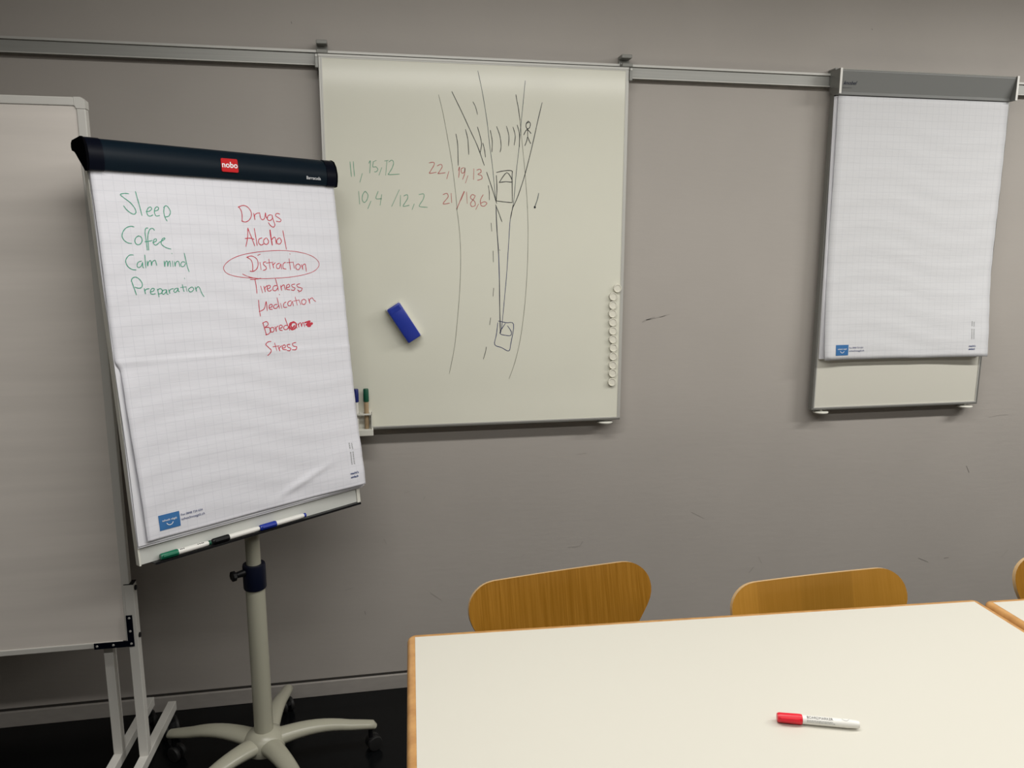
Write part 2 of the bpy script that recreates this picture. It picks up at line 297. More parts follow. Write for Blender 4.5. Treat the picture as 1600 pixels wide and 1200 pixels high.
# pen strokes: (what, ink, width mm, strokes of u,v in mm on the surface)
FLIP_INK = [
 ('sleep','g',2.0,"82.03,54.94 72.93,54.32 62.12,57.54 68.99,64.95 83.29,76.4 92.24,89.55 93.73,98.98 89.14,103.7 82.72,102 73.16,94.28 66.53,84.6;98.69,48.69 100.8,63.46 104.7,86.37 107.1,105.9;118.3,96.25 126.6,95.14 132.8,89.43 130.6,84.84 124.2,87.82 119.9,96.74 121.3,104.9 126.4,107.5 133.7,104;139,94.72 147.7,91.65 150.3,86.02 145.9,83.7 140.5,89.15 138.5,98.87 141.7,106.5 150.2,104.9;165.8,81.27 162,95.32 163.1,109.2 166.8,118;163.1,84.71 170.1,79.99 176.4,86.45 178.6,96.16 173.2,105.6 164.3,108.3"),
 ('coffee','g',2.0,"83.96,134.5 76.17,133.3 65.12,137.5 56.61,147.1 53.44,157.9 57.47,167.3 65.87,173.4 73.65,174.5;93.27,156.1 86.06,160.3 82.37,168.5 85.35,176.6 93.39,176.6 99.8,168.3 98.3,158.8 91.92,156.1;117.3,136.6 111.7,138.1 109,149.1 109.6,165.5 109.5,182 109.2,190.8;132.6,141.8 129.5,137.7 123.4,138.4 118,146.2 114.4,160 113.7,176.5 112.7,190.9;106.3,170.5 117.4,168.8 124.5,167.1;125.2,172.3 133.9,168.7 134.6,163.1 129.4,164.8 126.7,173.7 131.3,178.7 139.4,173.6;140.4,172.3 150.9,166.6 156.5,162.4 154.5,160.4 148.3,165.2 145.7,175 151.8,182 159.7,186.2 168,188.2"),
 ('calm','g',1.9,"74.13,202.5 64.78,203.2 55.65,213.2 54.99,222.6 59.83,232.2 68.38,237.8 76.77,238.8;92.29,217.7 83.89,220.3 80.2,228.5 83.59,233.5 90.92,228.6 94.1,220.4 93.81,231.4 95.62,234.2;101.5,202.6 101.3,215 101,234.3;105.8,217.8 105.9,230.3 108,222 112.8,216.5 115.2,219.3 115.4,229 117.8,220.8 123.9,216.1 126.4,218.1 128.4,228.7"),
 ('mind','g',1.9,"147.8,218.4 147.8,232.4 150.1,222.6 154.4,217.9 155.9,221.3 155.4,232 158,222.7 161.4,218.5 162.7,221.4 162.5,232.1;168.8,218.6 168.8,232.2;168.9,199.4 169.4,200;174,220.1 174.5,232.3 176.4,223.8 181.9,218.8 185.3,222.2 186,232.5;201.3,221.9 194.2,220.4 189.7,226 190.4,232.6 197.2,231.8 202.5,224.2;201.2,199 203.5,216.2 205.8,233.4 208.6,246.4"),
 ('preparation','g',2.0,"62.86,264.9 66.1,281.4 70.25,299.4;62.16,266.3 65.13,259.5 72.72,256.2 80.27,260 85.94,268.4 87.07,276.7 82.79,282.9 74.7,283.1 68.86,280.7;90.61,285.1 92.24,298.2 91.82,290.7 95.85,286.7 102.3,285.6;104,294 111.6,292.3 115,287.4 111.1,285.1 105.9,289.3 104.7,296.8 109.3,299.8 116.3,298.7;122.7,287.7 123.9,297.6 124.5,306.9;122.9,290 128.9,286.6 134.1,290.2 131.7,297.9 124.8,299.6;144,290 136.8,291.1 133.1,298 137,301 143.3,295.6 145.4,290 145,299.9 148.2,301.5;151,290.3 152.6,300.2 152.6,293.2 156.8,289.1 162.7,287.9;172.9,286.8 166.2,289.4 163.3,295 167.3,297.5 172.8,292.5 174.9,286.9 174.9,294.1 177.5,296.2;186.9,278.8 188.4,290.3 189.8,296.1;181.7,285.8 196.5,284.3;194.2,262.4 194.7,263.6;196.2,286.3 197.3,296.4;208,286.7 202.2,290.8 203.2,296.6 209.6,297.5 215.7,291.4 212.5,286 207.4,286.7;220,285.7 222.4,297.4 222.4,290.2 227.5,285.4 231.6,289.1 236,302.4 240.9,311.4"),
 ('drugs','r',2.2,"364.3,76.24 379.6,71.03 391.9,74.42 400.3,85.78 400.6,97.46 393.1,109.4 381.3,115.5 370.6,113;365.2,75.44 371,82.93 373.1,96.36 371.5,113;408.2,91.37 409.9,108.9 410.1,97.18 417.7,91.06 424.4,90.06;426.7,88.8 427.2,102.6 433.1,108.3 440.4,102.2 444.3,88.23 444.9,98.1 447.5,106;461.4,93.63 452.2,95.9 447.5,106 455,109.7 463.8,103.5 463.7,93.56 466.2,109.4 469.2,121.4 463.9,127.9 455.5,123.7 449.8,115.8;488.8,90.78 480,89.05 474.7,95.22 483,101 490.5,106.8 486.2,112.2 475,111.2"),
 ('alcohol','r',2.3,"386.1,131.7 381.5,158.3 374.5,180.9;386.1,131.7 392.7,154.3 400.3,179.7;374.1,160.3 388.7,159 400.3,162;405.3,132.5 406.5,154.1 407.8,178.5;424.8,157.9 415.5,161.9 413,171.8 420.1,177.7 427.6,174.5;438,157.7 429.8,163.8 429.5,172.9 438,175.6 444.3,167.6 440.1,158.5;451.8,135.7 452.7,157.6 453.8,177.6;453.1,135.7 454,157.6 454.7,177.6;453.7,163.6 462.8,155.5 466.8,159.5 467.2,174.3;478.4,157.4 470.8,163.5 470.6,172.7 478.6,174.3 485.1,166.2 480.7,157.3;492.3,137 495.3,161.3 497.4,188.9"),
 ('ring','r',1.6,"355.6,255.6 374.9,263.9 404.5,269.5 448.8,269.9 499.3,268.1 547.3,262.3 582.4,252.7 600,238.3 598.3,223.5 578,208.6 540.8,198 490,192.9 444.7,193.6 400.3,197.4 356.8,205 326.2,216.3 308.3,229.5 303.6,240.9 311.5,252.6 333.2,260.8 362,265.5 391.7,267.5"),
 ('distraction','r',2.2,"372.9,211 388.3,207.2 402.5,215.2 405.1,229 399.1,242.8 387.5,249.2 379,248.3;375,211 385.6,218.9 388.2,232.7 386.3,248.4;407.1,205.3 414.9,202.6;411.2,225.2 412.3,245;429.9,223.4 422.2,225.3 422.2,232.5 428.2,237.4 427.3,244.5 418.2,247.1;439.6,216.7 440.3,243.6;430.8,227.4 452,224.9;449.4,227.7 451.8,241.8 451,232.9 458.6,226.6;472,228 462.4,231.9 461.3,241.2 469.4,242.1 475.4,230.1 476.4,244.3;490.5,226.2 483.2,230.2 481.7,242.4 490.6,244.6;503.3,216.2 504.7,246.9;495.1,227.1 516.2,225.8;515.8,228.6 517.8,243.1;506.9,202.3 507.7,203.2;531.1,230.9 522.9,235.7 523.7,245.2 532.5,246.6 538.4,237.2 532,230.9;542.2,233.2 545.2,247.7 545.1,237.4 553.5,231.3 555.8,239.6 556.1,253"),
 ('tiredness','r',2.2,"377.5,271 391.3,270.7 408.9,268.8;391.2,271.1 392.6,288.1 392.2,309.1;406.3,290.6 409.3,308.7;415.9,290.9 418.3,307 418.3,296.2 426.3,289.3;425,299.3 434.4,295.6 435.1,289.6 428.4,290.2 424.9,300.5 430.9,305.5 438.1,301.8;457.5,290.4 446,292 442.6,302 451.3,304.4 459.3,294.5;453.2,270.1 457.5,290.4 459.4,304.7;468,290.8 469.9,305.1 469.7,294.9 478.2,289.1 480.2,295.3 482,303.5;486.4,297.6 496,295.1 494.5,288.4 487.2,291.5 485.9,301.7 495.8,304.1;513.2,288.3 503.6,290 505.2,296.2 513.2,299.8 508.7,305.8 500.5,304.3;529.8,288 520,290.6 522.6,296.9 530.8,299.2 536.6,302.4 529.6,309.6 520.6,305.1;524.2,310.6 525,311.9"),
 ('medication','r',2.2,"395,328.7 394.8,347.9 395.3,372.6;393.4,359.7 403.3,357.1 411.2,350.8 417.8,333.1 418.1,359.2;425.3,351.6 434.7,348.1 433.2,341.9 426.1,344.8 425.8,354.4 434.6,356.1;451.1,342.9 441.9,344.4 438.6,352.3 447.5,354 453.8,347.1;452.4,324.7 454.5,341 456.5,354.6;460.8,315.3 461.6,316.6;461.8,341.4 463.7,355;479.1,338.2 471.8,341.9 470.5,352.1 480.6,352.7;495.8,334.9 486,338.6 484.9,348 493.2,348.4 499.3,337.2 501.5,349.7;511,325.4 514.4,348.3;504,336.6 522.3,334.2;523,336.3 526.3,347.7;538.7,332.9 531,336.7 531.3,346.3 540.8,346.8 545.3,337.4 538.7,332.9;554.3,331.6 557.3,346.4 557.2,335.9 567.1,330.1 571.2,336.6 577.6,341.1"),
 ('bored','r',2.4,"400.4,392.2 404.1,408.6 407.7,425.8;399.5,392.2 411.8,389 416.1,397.4 405.3,405.4 417.3,405.5 421.9,416 415.1,423.6 405.5,425.6;427.5,406.3 420.4,409.8 422.4,418.9 430.6,417.9 432.6,408.7 426.6,406.2;436.7,405 439.4,419.4 439.3,409.2 445.9,403.6;448.6,411.2 459,408.7 457.5,402.4 450.4,403.9 449.2,414.1 457.9,417.6;475.7,403.8 466.3,405.1 463.1,413.1 472,415.8 479.8,408.2;471.4,382.9 476,401.7 481.4,418.6"),
 ('om','r',2.4,"503.8,403.7 505.8,414.3;511.1,402.2 512.7,412.7 512.7,404.4 520,399.9 521.9,411.3 525,401.9 529.5,400.6 531.9,412.1"),
 ('scribble','r',4.5,"499.9,397.2 487.1,398.4 482.2,408.4 488.1,417.1 500.2,413.9 505,401.7 495.3,396.1 487.3,404.6 490.9,413.1 498.7,406.7"),
 ('scribble','r',4.5,"534.3,400.5 552.6,397.5 536.7,408.2 555.3,403.2 557.8,406.4 540.3,410.6 551.8,411.4 540.4,398 549,407"),
 ('stress','r',2.4,"419.1,445.4 409.2,446.1 402.2,452.8 409.6,461.5 416.1,470.3 409.5,479.8 403.8,483.3;430.1,451.2 433,471.9;423.1,460.8 443.6,459.8;439.6,462.3 442.2,474.9 442.3,466.7 450.4,460.5;451.8,467.6 462.1,465.7 461.1,459 453.4,461.6 452.3,470.5 463.6,472.8;478.3,458.9 468.9,459.7 470.4,466.5 478.3,470.1 473.8,476.7 465.6,475.1;497.5,455.3 486.5,457.2 488.3,464.8 498.4,467.9 493.6,475.7 482.4,474.7"),
]
BOARD_INK = [
 ('handwritten_number','G',2.0,"-50.47,1858 -49.2,1836 -47.55,1813;-40.2,1859 -39.35,1836 -38.06,1814;-13.47,1823 -21.77,1796"),
 ('handwritten_number','G',2.0,"8.21,1855 12.94,1862 10.16,1825;21.88,1857 20.25,1844 30.61,1844 35.77,1836 30.17,1829 25.21,1829;21.13,1859 31.21,1864;48,1842 39.01,1819"),
 ('handwritten_number','G',2.0,"58.13,1863 69.42,1865;65.22,1864 59.85,1819;70.54,1860 81.11,1866 85.89,1857 80.46,1841 70.89,1826 69.93,1821 103,1823"),
 ('handwritten_number','G',2.0,"-26.43,1767 -24.82,1728;-6.963,1768 -14.34,1757 -16.12,1741 -10.16,1733 -1.578,1741 2.264,1757 -5.719,1768;10.79,1737 0.4971,1714"),
 ('handwritten_number','G',2.0,"34.64,1768 26.91,1746 44.47,1746;45.63,1758 39.67,1725"),
 ('handwritten_number','G',2.0,"101.9,1774 76.55,1722"),
 ('handwritten_number','G',2.0,"105.6,1757 103.6,1723;116.2,1755 126.8,1759 127.8,1747 115.5,1728 114.5,1722 132.4,1726;148.7,1730 141.9,1713"),
 ('handwritten_number','G',2.0,"165,1760 180,1762 178.8,1747 166.5,1728 167.2,1722 191.1,1720"),
 ('handwritten_number','R',2.0,"199.6,1860 213.7,1862 214.8,1853 202.5,1833 200.3,1827 221.7,1831;225,1851 237,1856 241.1,1848 230.2,1831 228,1827 250.7,1830;262.3,1834 255.6,1811"),
 ('handwritten_number','R',2.0,"293.8,1838 297.8,1849 294.4,1816;312,1847 303.3,1843 304.5,1830 313.1,1833 315,1847 314,1828 307.3,1810;324.7,1822 316.7,1799"),
 ('handwritten_number','R',2.0,"344.4,1844 343.3,1810;353.9,1840 365.3,1843 368.2,1834 357.3,1827 369.5,1823 370.3,1813 356.3,1808"),
 ('handwritten_number','R',2.0,"242.9,1761 255,1765 259.1,1754 246,1738 243.7,1731 263.2,1734;269.2,1765 270.6,1736"),
 ('handwritten_number','R',2.0,"311.3,1772 299.3,1744 286.8,1715;313,1771 301,1744"),
 ('handwritten_number','R',2.0,"319.9,1770 321.8,1734;346,1760 337.3,1762 332.8,1751 345.8,1741 347.9,1728 337,1724 332.7,1734 343.7,1749 348.1,1759;358.9,1732 350,1715"),
 ('handwritten_number','R',2.0,"374.4,1762 365.5,1745 367.6,1728 378.6,1726 386.6,1735 378.7,1740 367.2,1735"),
 ('road_edge_line','t',1.3,"232.8,2070 245.9,2016 259.3,1942 272.7,1862 282.2,1782 288.5,1713;286.1,1719 291.6,1681 296,1633 298.3,1575 297.2,1511 292.9,1437 285.5,1357 274.3,1261 255.4,1170"),
 ('road_edge_line','t',1.3,"491.8,2036 498.3,1988 505,1924 513.9,1843 520.8,1761 523.6,1719;522.7,1727 525.6,1659 525.1,1560 520.4,1460 513,1374 500.4,1282 482.3,1205 461.5,1146"),
 ('road_edge_line','k',1.9,"483.3,2079 487.5,2057 491.8,2036 497,2000"),
 ('sight_line','k',2.0,"275.4,2081 303.6,2026 332.1,1967 356.7,1916 378.7,1856;386.6,1834 402.6,1788 419.5,1735;416,1730 425.9,1706 436.9,1676"),
 ('sight_line','k',2.1,"570.5,2057 556,1998 539.3,1925 516.1,1835 492.6,1764 475.4,1725;475.2,1731 471.2,1712 466.1,1687"),
 ('sight_line','n',1.5,"359.5,2147 374.4,2079 388.6,1993 396.7,1921 404.9,1861 411.1,1800 416.1,1743;416.9,1726 419.8,1658 425.7,1570;428.1,1486 429.4,1385 431.4,1304"),
 ('sight_line','b',2.3,"417.4,1721 419.8,1658 425.7,1570 428.1,1486 429.4,1385 431.4,1303"),
 ('sight_line','n',1.5,"513.9,2123 508.7,2068 500.5,1988 494.3,1915 485.9,1842 479.6,1772 475.4,1731"),
 ('sight_line','b',1.7,"475.2,1726 465.1,1683 460.1,1609 453.6,1510 445.9,1425 438.1,1345 432.9,1307"),
 ('crossing_stripe','k',2.0,"287.1,1951 292.1,1919 293.4,1854"),
 ('crossing_stripe','k',2.0,"318.3,1966 325.5,1935 328,1889"),
 ('crossing_stripe','k',2.0,"357.1,1975 365.3,1948 370.2,1921 365,1894"),
 ('crossing_stripe','k',2.0,"374.4,1925 379.8,1905 382.6,1882"),
 ('crossing_stripe','k',2.0,"399,1966 405.2,1933 404.2,1899"),
 ('crossing_stripe','k',2.0,"420,1978 430.5,1950 434.7,1918 431.3,1899"),
 ('crossing_stripe','k',2.0,"452.5,1980 460.2,1951 459.3,1919"),
 ('crossing_stripe','k',2.0,"474.1,1978 481.4,1951 478.1,1922"),
 ('crossing_stripe','k',2.0,"487.7,1985 495.5,1956 495.2,1917"),
 ('stick_figure','k',2.2,"524.7,1998 518.4,1991 517.6,1980 522.7,1973 529.5,1979 531.6,1991 524.7,1998;520.9,1992 526,1994;522.3,1975 523.3,1948;510,1955 518.5,1970 526.2,1968 533.9,1960;513.6,1921 519.9,1936 522.8,1948 528.5,1936 533.3,1928"),
 ('lane_dash','k',1.7,"343.1,2052 351.3,2037 357.4,2014"),
 ('lane_dash','k',1.7,"391.9,1792 394.8,1771 395.2,1746"),
 ('lane_dash','k',1.7,"400.8,1671 402.7,1645"),
 ('lane_dash','k',1.7,"407,1580 407.9,1544"),
 ('lane_dash','k',1.7,"408.7,1457 406.5,1430"),
 ('lane_dash','k',1.7,"398.1,1357 394.5,1334"),
 ('lane_dash','k',1.7,"382.9,1258 379.7,1241 372.4,1217"),
 ('lane_dash','k',1.7,"429.2,1584 430.2,1582"),
 ('car_sketch','k',2.2,"419.7,1834 441,1839 469.7,1840 471,1822 471.9,1739;418.8,1824 420.4,1780 417.8,1743;418.7,1743 445.2,1740 471.9,1738;428.2,1802 453.8,1834 471.8,1806 449.5,1805 428.2,1802"),
 ('car_sketch','b',2.0,"422.7,1340 417.5,1299 411.7,1266 435.5,1255 460.4,1243 467.6,1268 476.9,1334 451,1340 424.2,1346;448.4,1337 432.9,1314 431.4,1302 448.4,1297 466.5,1296 469.1,1309 456.2,1329"),
 ('pen_mark','n',2.2,"561.1,1769 556.9,1749 548.4,1726;548.4,1726 546.6,1723 549.7,1723 547.9,1725"),
]

# ---------------------------------------------------------------- ceiling lamps
lamp_where = ['at the left end of the row near the wall', 'in the middle of the row near the wall', 'at the right end of the row near the wall', 'at the left end of the rear row', 'in the middle of the rear row', 'at the right end of the rear row']
for (x, y, l, watt), wh in zip(LAMPS, lamp_where):
    t = thing('ceiling_light', 'long white recessed ceiling light ' + wh, 'ceiling light', (x, y, CEIL-0.06), 0, 'ceiling lights')
    bm = NB()
    for a, b in (((-l/2-.02, -.09, 0), (l/2+.02, -.07, .06)), ((-l/2-.02, .07, 0), (l/2+.02, .09, .06)), ((-l/2-.02, -.07, 0), (-l/2, .07, .06)), ((l/2, -.07, 0), (l/2+.02, .07, .06)), ((-l/2, -.07, .05), (l/2, .07, .06))):
        box(bm, V(a)+V((x, y, CEIL-0.06)), V(b)+V((x, y, CEIL-0.06)))
    obj('housing', bm, FRAMEW, t)
    ld = bpy.data.lights.new('tube', 'AREA'); ld.shape = 'RECTANGLE'; ld.size = l; ld.size_y = 0.13; ld.energy = watt; ld.color = LAMP_COL
    lo = bpy.data.objects.new('tube', ld); C.objects.link(lo); lo.parent = t; lo.location = (0, 0, -0.001)

# ---------------------------------------------------------------- room
X0, X1, Y1 = -3.0, 5.0, -5.6
bm = NB(); box(bm, (X0, 0, 0), (X1, 0.12, CEIL)); wall = struct('wall_back', bm, WALL)
bm = NB(); box(bm, (X0-.12, Y1, 0), (X0, 0.12, CEIL)); struct('wall_left', bm, PALE)
bm = NB(); box(bm, (X1, Y1, 0), (X1+.12, 0.12, CEIL)); struct('wall_right', bm, PALE)
bm = NB(); box(bm, (X0-.12, Y1-.12, 0), (X1+.12, Y1, CEIL)); struct('wall_front', bm, PALE)
bm = NB(); box(bm, (X0-.12, Y1-.12, -0.1), (X1+.12, 0.12, 0)); struct('floor', bm, FLOOR)
bm = NB(); box(bm, (X0-.12, Y1-.12, CEIL), (X1+.12, 0.12, CEIL+.1)); struct('ceiling', bm, CEILM)
bm = NB(); box(bm, (X0, -0.012, 0), (X1, 0, 0.0545), 0.0015); struct('baseboard_back', bm, SKIRT)
bm = NB(); box(bm, (X0, -0.003, 0.0545), (X1, 0, 0.0625)); struct('trim_1', bm, GAP)
# scuffs on the wall paint
SCUFF = mat('scuff_dark', (0.335, 0.31, 0.285), 0.6); SCUFFK = mat('scuff_black', (0.2, 0.185, 0.17), 0.6)
WF = lambda x, z: (x, -0.0006, z)
scuffs = [([(0.9566, 1.3295), (0.9756, 1.3384), (0.9995, 1.345)], 0.005, 0), ([(0.9709, 1.3362), (1.0044, 1.3426), (1.0429, 1.3512)], 0.003, 0), ([(1.0189, 1.3447), (1.0573, 1.3556)], 0.0015, 0), ([(2.3516, 0.7235), (2.3668, 0.6958)], 0.0025, 1), ([(0.6947, 0.4958), (0.7364, 0.4978), (0.7484, 0.5146)], 0.0015, 0), ([(0.0212, 0.5755), (0.0296, 0.5558)], 0.0015, 0), ([(1.1745, 0.6024), (1.2277, 0.5735)], 0.0015, 0), ([(1.4262, 0.3369), (1.4463, 0.362)], 0.0012, 1), ([(2.1737, 0.3419), (2.2202, 0.3217)], 0.002, 1), ([(2.2934, 0.3329), (2.3142, 0.3342)], 0.0025, 1), ([(2.5684, 0.3179), (2.5951, 0.35)], 0.0015, 0), ([(-0.0542, 0.3077), (-0.0523, 0.2952)], 0.002, 1), ([(0.1801, 0.359), (0.2214, 0.3256)], 0.0012, 0), ([(1.7737, 2.3552), (1.7766, 2.3511)], 0.002, 1), ([(-0.2152, 2.2784), (-0.2135, 2.273)], 0.002, 1), ([(0.5179, 0.4713), (0.5275, 0.4805)], 0.0012, 0), ([(0.0969, 0.7412), (0.1148, 0.7448)], 0.0015, 0), ([(0.1636, 0.7136), (0.1683, 0.7228)], 0.002, 0), ([(-0.1184, 0.3938), (-0.0914, 0.4013)], 0.0015, 0), ([(2.4304, 0.922), (2.4739, 0.9282), (2.5183, 0.9291)], 0.0015, 0), ([(0.7182, 0.8507), (0.7568, 0.8536)], 0.0012, 0), ([(1.4629, 0.4006), (1.4782, 0.3729)], 0.0012, 0)]
bm = NB(); bk = NB()
for i, (pts, wd, dk) in enumerate(scuffs): ribbon(bk if dk else bm, pts, wd, WF)
struct('scuff_mark', bm, SCUFF, wall); struct('scuff_mark', bk, SCUFFK, wall)

# aluminium hanging rail along the wall
ZB, ZT = 2.1489, 2.1943
t = thing('wall_rail', 'long aluminium hanging rail running along the grey wall behind the boards', 'rail', (0, 0, ZB))
F = lambda x, a, b: V((x, a, b))
bm = NB(); prism(bm, [(0, ZB+.001), (-.022, ZB+.001), (-.022, ZB+.003), (-.019, ZB+.005), (-.019, ZT-.009), (-.022, ZT-.007), (-.022, ZT-.003), (-.010, ZT), (0, ZT)], X0+.005, X1-.005, F); obj('rail_profile', bm, ALU, t)
bm = NB(); prism(bm, [(-.0222, ZB), (-.026, ZB), (-.026, ZB+.003), (-.0222, ZB+.003)], X0+.005, X1-.005, F); obj('lower_lip', bm, ALUP, t)
bm = NB(); prism(bm, [(-.0222, ZT-.008), (-.026, ZT-.008), (-.026, ZT-.001), (-.012, ZT+.002), (-.0105, ZT+.0005), (-.0222, ZT-.0025)], X0+.005, X1-.005, F); obj('upper_lip', bm, ALUP, t)

def panel_frame(x0, x1, z0, z1, yb, yf, fw, surf_m, frame_m, inner_m, root, surf='board_surface', lip=0.002, side_m=None):
    """board: four mitred frame strips (one mesh) round an enamel panel, plus a thin pale inner line"""
    bm = NB()
    box(bm, (x0, yf, z1-fw), (x1, yb, z1), .001)
    box(bm, (x0, yf, z0+fw), (x0+fw, yb, z1-fw), .001); box(bm, (x1-fw, yf, z0+fw), (x1, yb, z1-fw), .001)
    obj('frame', bm, side_m or frame_m, root)
    bm = NB(); box(bm, (x0, yf, z0), (x1, yb, z0+fw), .001); obj('bottom_rail', bm, frame_m, root)
    bm = NB(); i0 = fw; i1 = fw+.004; yy = yf-.0005
    box(bm, (x0+i0, yy, z0+i0), (x1-i0, yb, z0+i1)); box(bm, (x0+i0, yy, z1-i1), (x1-i0, yb, z1-i0))
    box(bm, (x0+i0, yy, z0+i1), (x0+i1, yb, z1-i1)); box(bm, (x1-i1, yy, z0+i1), (x1-i0, yb, z1-i1))
    obj('inner_bead', bm, inner_m, root)
    bm = NB(); box(bm, (x0+i1, yf+lip, z0+i1), (x1-i1, yb, z1-i1))
    return obj(surf, bm, surf_m, root)

def spacer_wheel(root, x, z, y=-0.031):
    bm = NB(); lathe(bm, [(0, -.004), (.018, -.004), (.0275, -.001), (.0285, .002), (.026, .004), (.006, .005), (.006, .010), (0, .010)], 28, T(x, y, z))
    obj('spacer_wheel', bm, CHALK, root, True)

# ---------------------------------------------------------------- wall whiteboard
BX0, BX1, BZ0, BZ1 = -0.1358, 0.8642, 0.9861, 2.1775
t = thing('wall_whiteboard', 'square wall whiteboard with a road sketch, hung from the rail by corner hooks', 'whiteboard', (0.364, 0, BZ0))
surf = panel_frame(BX0, BX1, BZ0, BZ1, -.028, -.051, .007, ENAMEL, ALUD, ALUP, t, lip=.0008, side_m=ALUP)
bm = NB(); box(bm, (BX0-.001, -.0525, BZ1-.0085), (BX1+.001, -.03, BZ1+.001), .002); obj('top_strip', bm, ALUP, t)
for xa, xb, xs in ((BX0-.005, BX0+.028, BX0), (BX1-.024, BX1+.012, BX1)):
    k = -1 if xs == BX0 else 1
    bm = NB(); box(bm, (xa, -.045, ZT+.014), (xb, -.002, ZT+.026), .002); box(bm, (xa, -.014, ZT-.002), (xb, -.004, ZT+.014))
    box(bm, (xa, -.054, BZ1+.0015), (xb, -.030, BZ1+.013), .002); box(bm, (xa, -.034, BZ1+.010), (xb, -.014, BZ1+.016))
    cl = obj('corner_hook', bm, GREY, t)
    bm = NB(); c0 = xs + k*.0015; box(bm, (min(c0, c0+k*.008)-.001, -.057, BZ1-.042), (max(c0, c0+k*.008)+.001, -.0195, BZ1-.0005), .0015); obj('corner_clip', bm, ALUD, t)
    bm = NB(); lathe(bm, [(0, 0), (.0035, 0), (.0035, .002), (0, .002)], 12, T(c0+k*.004, -.0572, BZ1-.007) @ RX(PI/2)); obj('screw', bm, ALUP, cl)
spacer_wheel(t, BX0+.055, BZ0-.011); spacer_wheel(t, BX1-.050, BZ0-.011)
ink_of = lambda x, z: (x, -.0506, z)
for name, c, wd, s in BOARD_INK:
    bm = NB()
    for st in parse_ink(s): ribbon(bm, st, wd/1000*1.15, ink_of)
    if name == 'pen_mark':
        u, v = parse_ink(s)[0][-1]; bm.faces.new([bm.verts.new(ink_of(u+.0035*math.cos(a*PI/5), v-.002+.0042*math.sin(a*PI/5))) for a in range(10)])
    obj(name, bm, INKS[c], surf)

# magnets along the right edge
mags = [(.841,1.453),(.8265,1.425),(.826,1.395),(.8255,1.366),(.827,1.336),(.828,1.306),(.829,1.276),(.8315,1.246),(.831,1.216),(.8305,1.185),(.8305,1.156),(.829,1.1245)]
ordn = ['topmost', 'second from the top', 'third from the top', 'fourth from the top', 'fifth from the top', 'sixth from the top', 'sixth from the bottom', 'fifth from the bottom', 'fourth from the bottom', 'third from the bottom', 'second from the bottom', 'lowest']
proto = None
for (x, z), od in zip(mags, ordn):
    lab = 'round cream magnet on the whiteboard edge, %s of the column' % od
    if od == 'topmost': lab = 'round cream magnet at the top of the column, shifted right onto the frame'
    if proto is None:
        proto = m0 = thing('magnet', lab, 'magnet', (0, 0, 0), 0, 'magnets on the whiteboard edge')
        bm = NB(); lathe(bm, [(0, 0), (.0138, 0), (.0143, .001), (.0143, .0075), (.0135, .009), (.0115, .009), (.0108, .0078), (.0105, .0072)], 28, RX(PI/2)); obj('rim', bm, MAGNET, m0, True)
        bm = NB(); lathe(bm, [(0, .0035), (.0105, .0035), (.0103, .0071), (.005, .0068), (0, .0066)], 28, RX(PI/2)); obj('dished_face', bm, MAGNET, m0, True)
    else: m0 = copy_tree(proto)
    m0['label'] = lab; m0.location = (x, -.0512, z)

# board eraser
t = thing('board_eraser', 'blue board eraser with white felt sole stuck tilted on the whiteboard', 'eraser', (0.1055, -.0512, 1.345), 0)
EM = T(0.1055, -.0512, 1.3475) @ RY(math.radians(-32)) @ Matrix.Identity(4)
bm = NB(); box(bm, (-.0272, -.017, -.067), (.0272, 0, .067), .002, EM); obj('felt_sole', bm, FELT, t)
bm = NB(); box(bm, (-.0245, -.036, -.065), (.0245, -.016, .065), .005, EM); obj('grip', bm, ERASER, t, True)
bm = NB(); box(bm, (-.018, -.0366, .044), (.018, -.0355, .060), .0004, EM); obj('end_ridge', bm, ERASER, t)
bm = NB(); box(bm, (-.015, -.030, -.0656), (.015, -.020, -.0648), 0, EM); obj('end_label', bm, PENW, t)

# pen holder on the whiteboard's lower left corner, with two pens
HX0, HX1 = -0.131, -0.004
t = thing('pen_holder', 'white plastic pen holder on the bottom edge of the whiteboard', 'pen holder', (-.07, -.0515, .984))
bm = NB(); box(bm, (HX0, -.083, .972), (HX1, -.0515, .994), .002); obj('tray', bm, CHALK, t)
bm = NB(); box(bm, (HX0, -.0535, .994), (HX1-.003, -.0515, 1.052), .0007); obj('back_plate', bm, CHALK, t)
bm = NB()
hx = [-.112, -.0845, -.0575, -.0245]
box(bm, (HX0, -.083, 1.043), (HX1-.003, -.078, 1.048)); box(bm, (HX0, -.058, 1.043), (HX1-.003, -.0535, 1.048))
for a, b in zip([HX0]+[h+.0105 for h in hx], [h-.0105 for h in hx]+[HX1-.003]): box(bm, (a, -.078, 1.043), (b, -.058, 1.048))
obj('pen_ring', bm, CHALK, t)
for xa in (HX1-.006, HX0):
    bm = NB(); box(bm, (xa, -.083, .993), (xa+.003, -.0535, 1.048), .0008); obj('side_wall', bm, CHALK, t)
def upright_pen(x, capm, bodym, label, name='marker_pen'):
    p_ = thing(name, label, 'marker pen', (x, -.068, .9945), 0, 'pens standing in the holder')
    bm = NB(); lathe(bm, [(0, 0), (.006, 0), (.0075, .004), (.0078, .088), (.0078, .092), (0, .092)], 20, T(x, -.068, .9945)); obj('barrel', bm, bodym, p_, True)
    bm = NB(); lathe(bm, [(0, .0921), (.009, .0921), (.0093, .094), (.0088, .133), (.0075, .1355), (0, .1355)], 20, T(x, -.068, .9945)); obj('cap', bm, capm, p_, True)
    return p_
pb = upright_pen(-.0575, BLUEDK, PENW, 'marker with dark blue cap standing in the white pen holder')
bm = NB()
for k in range(4): box(bm, (-.060, -.0762, 1.003+k*.009), (-.055, -.0755, 1.008+k*.009))
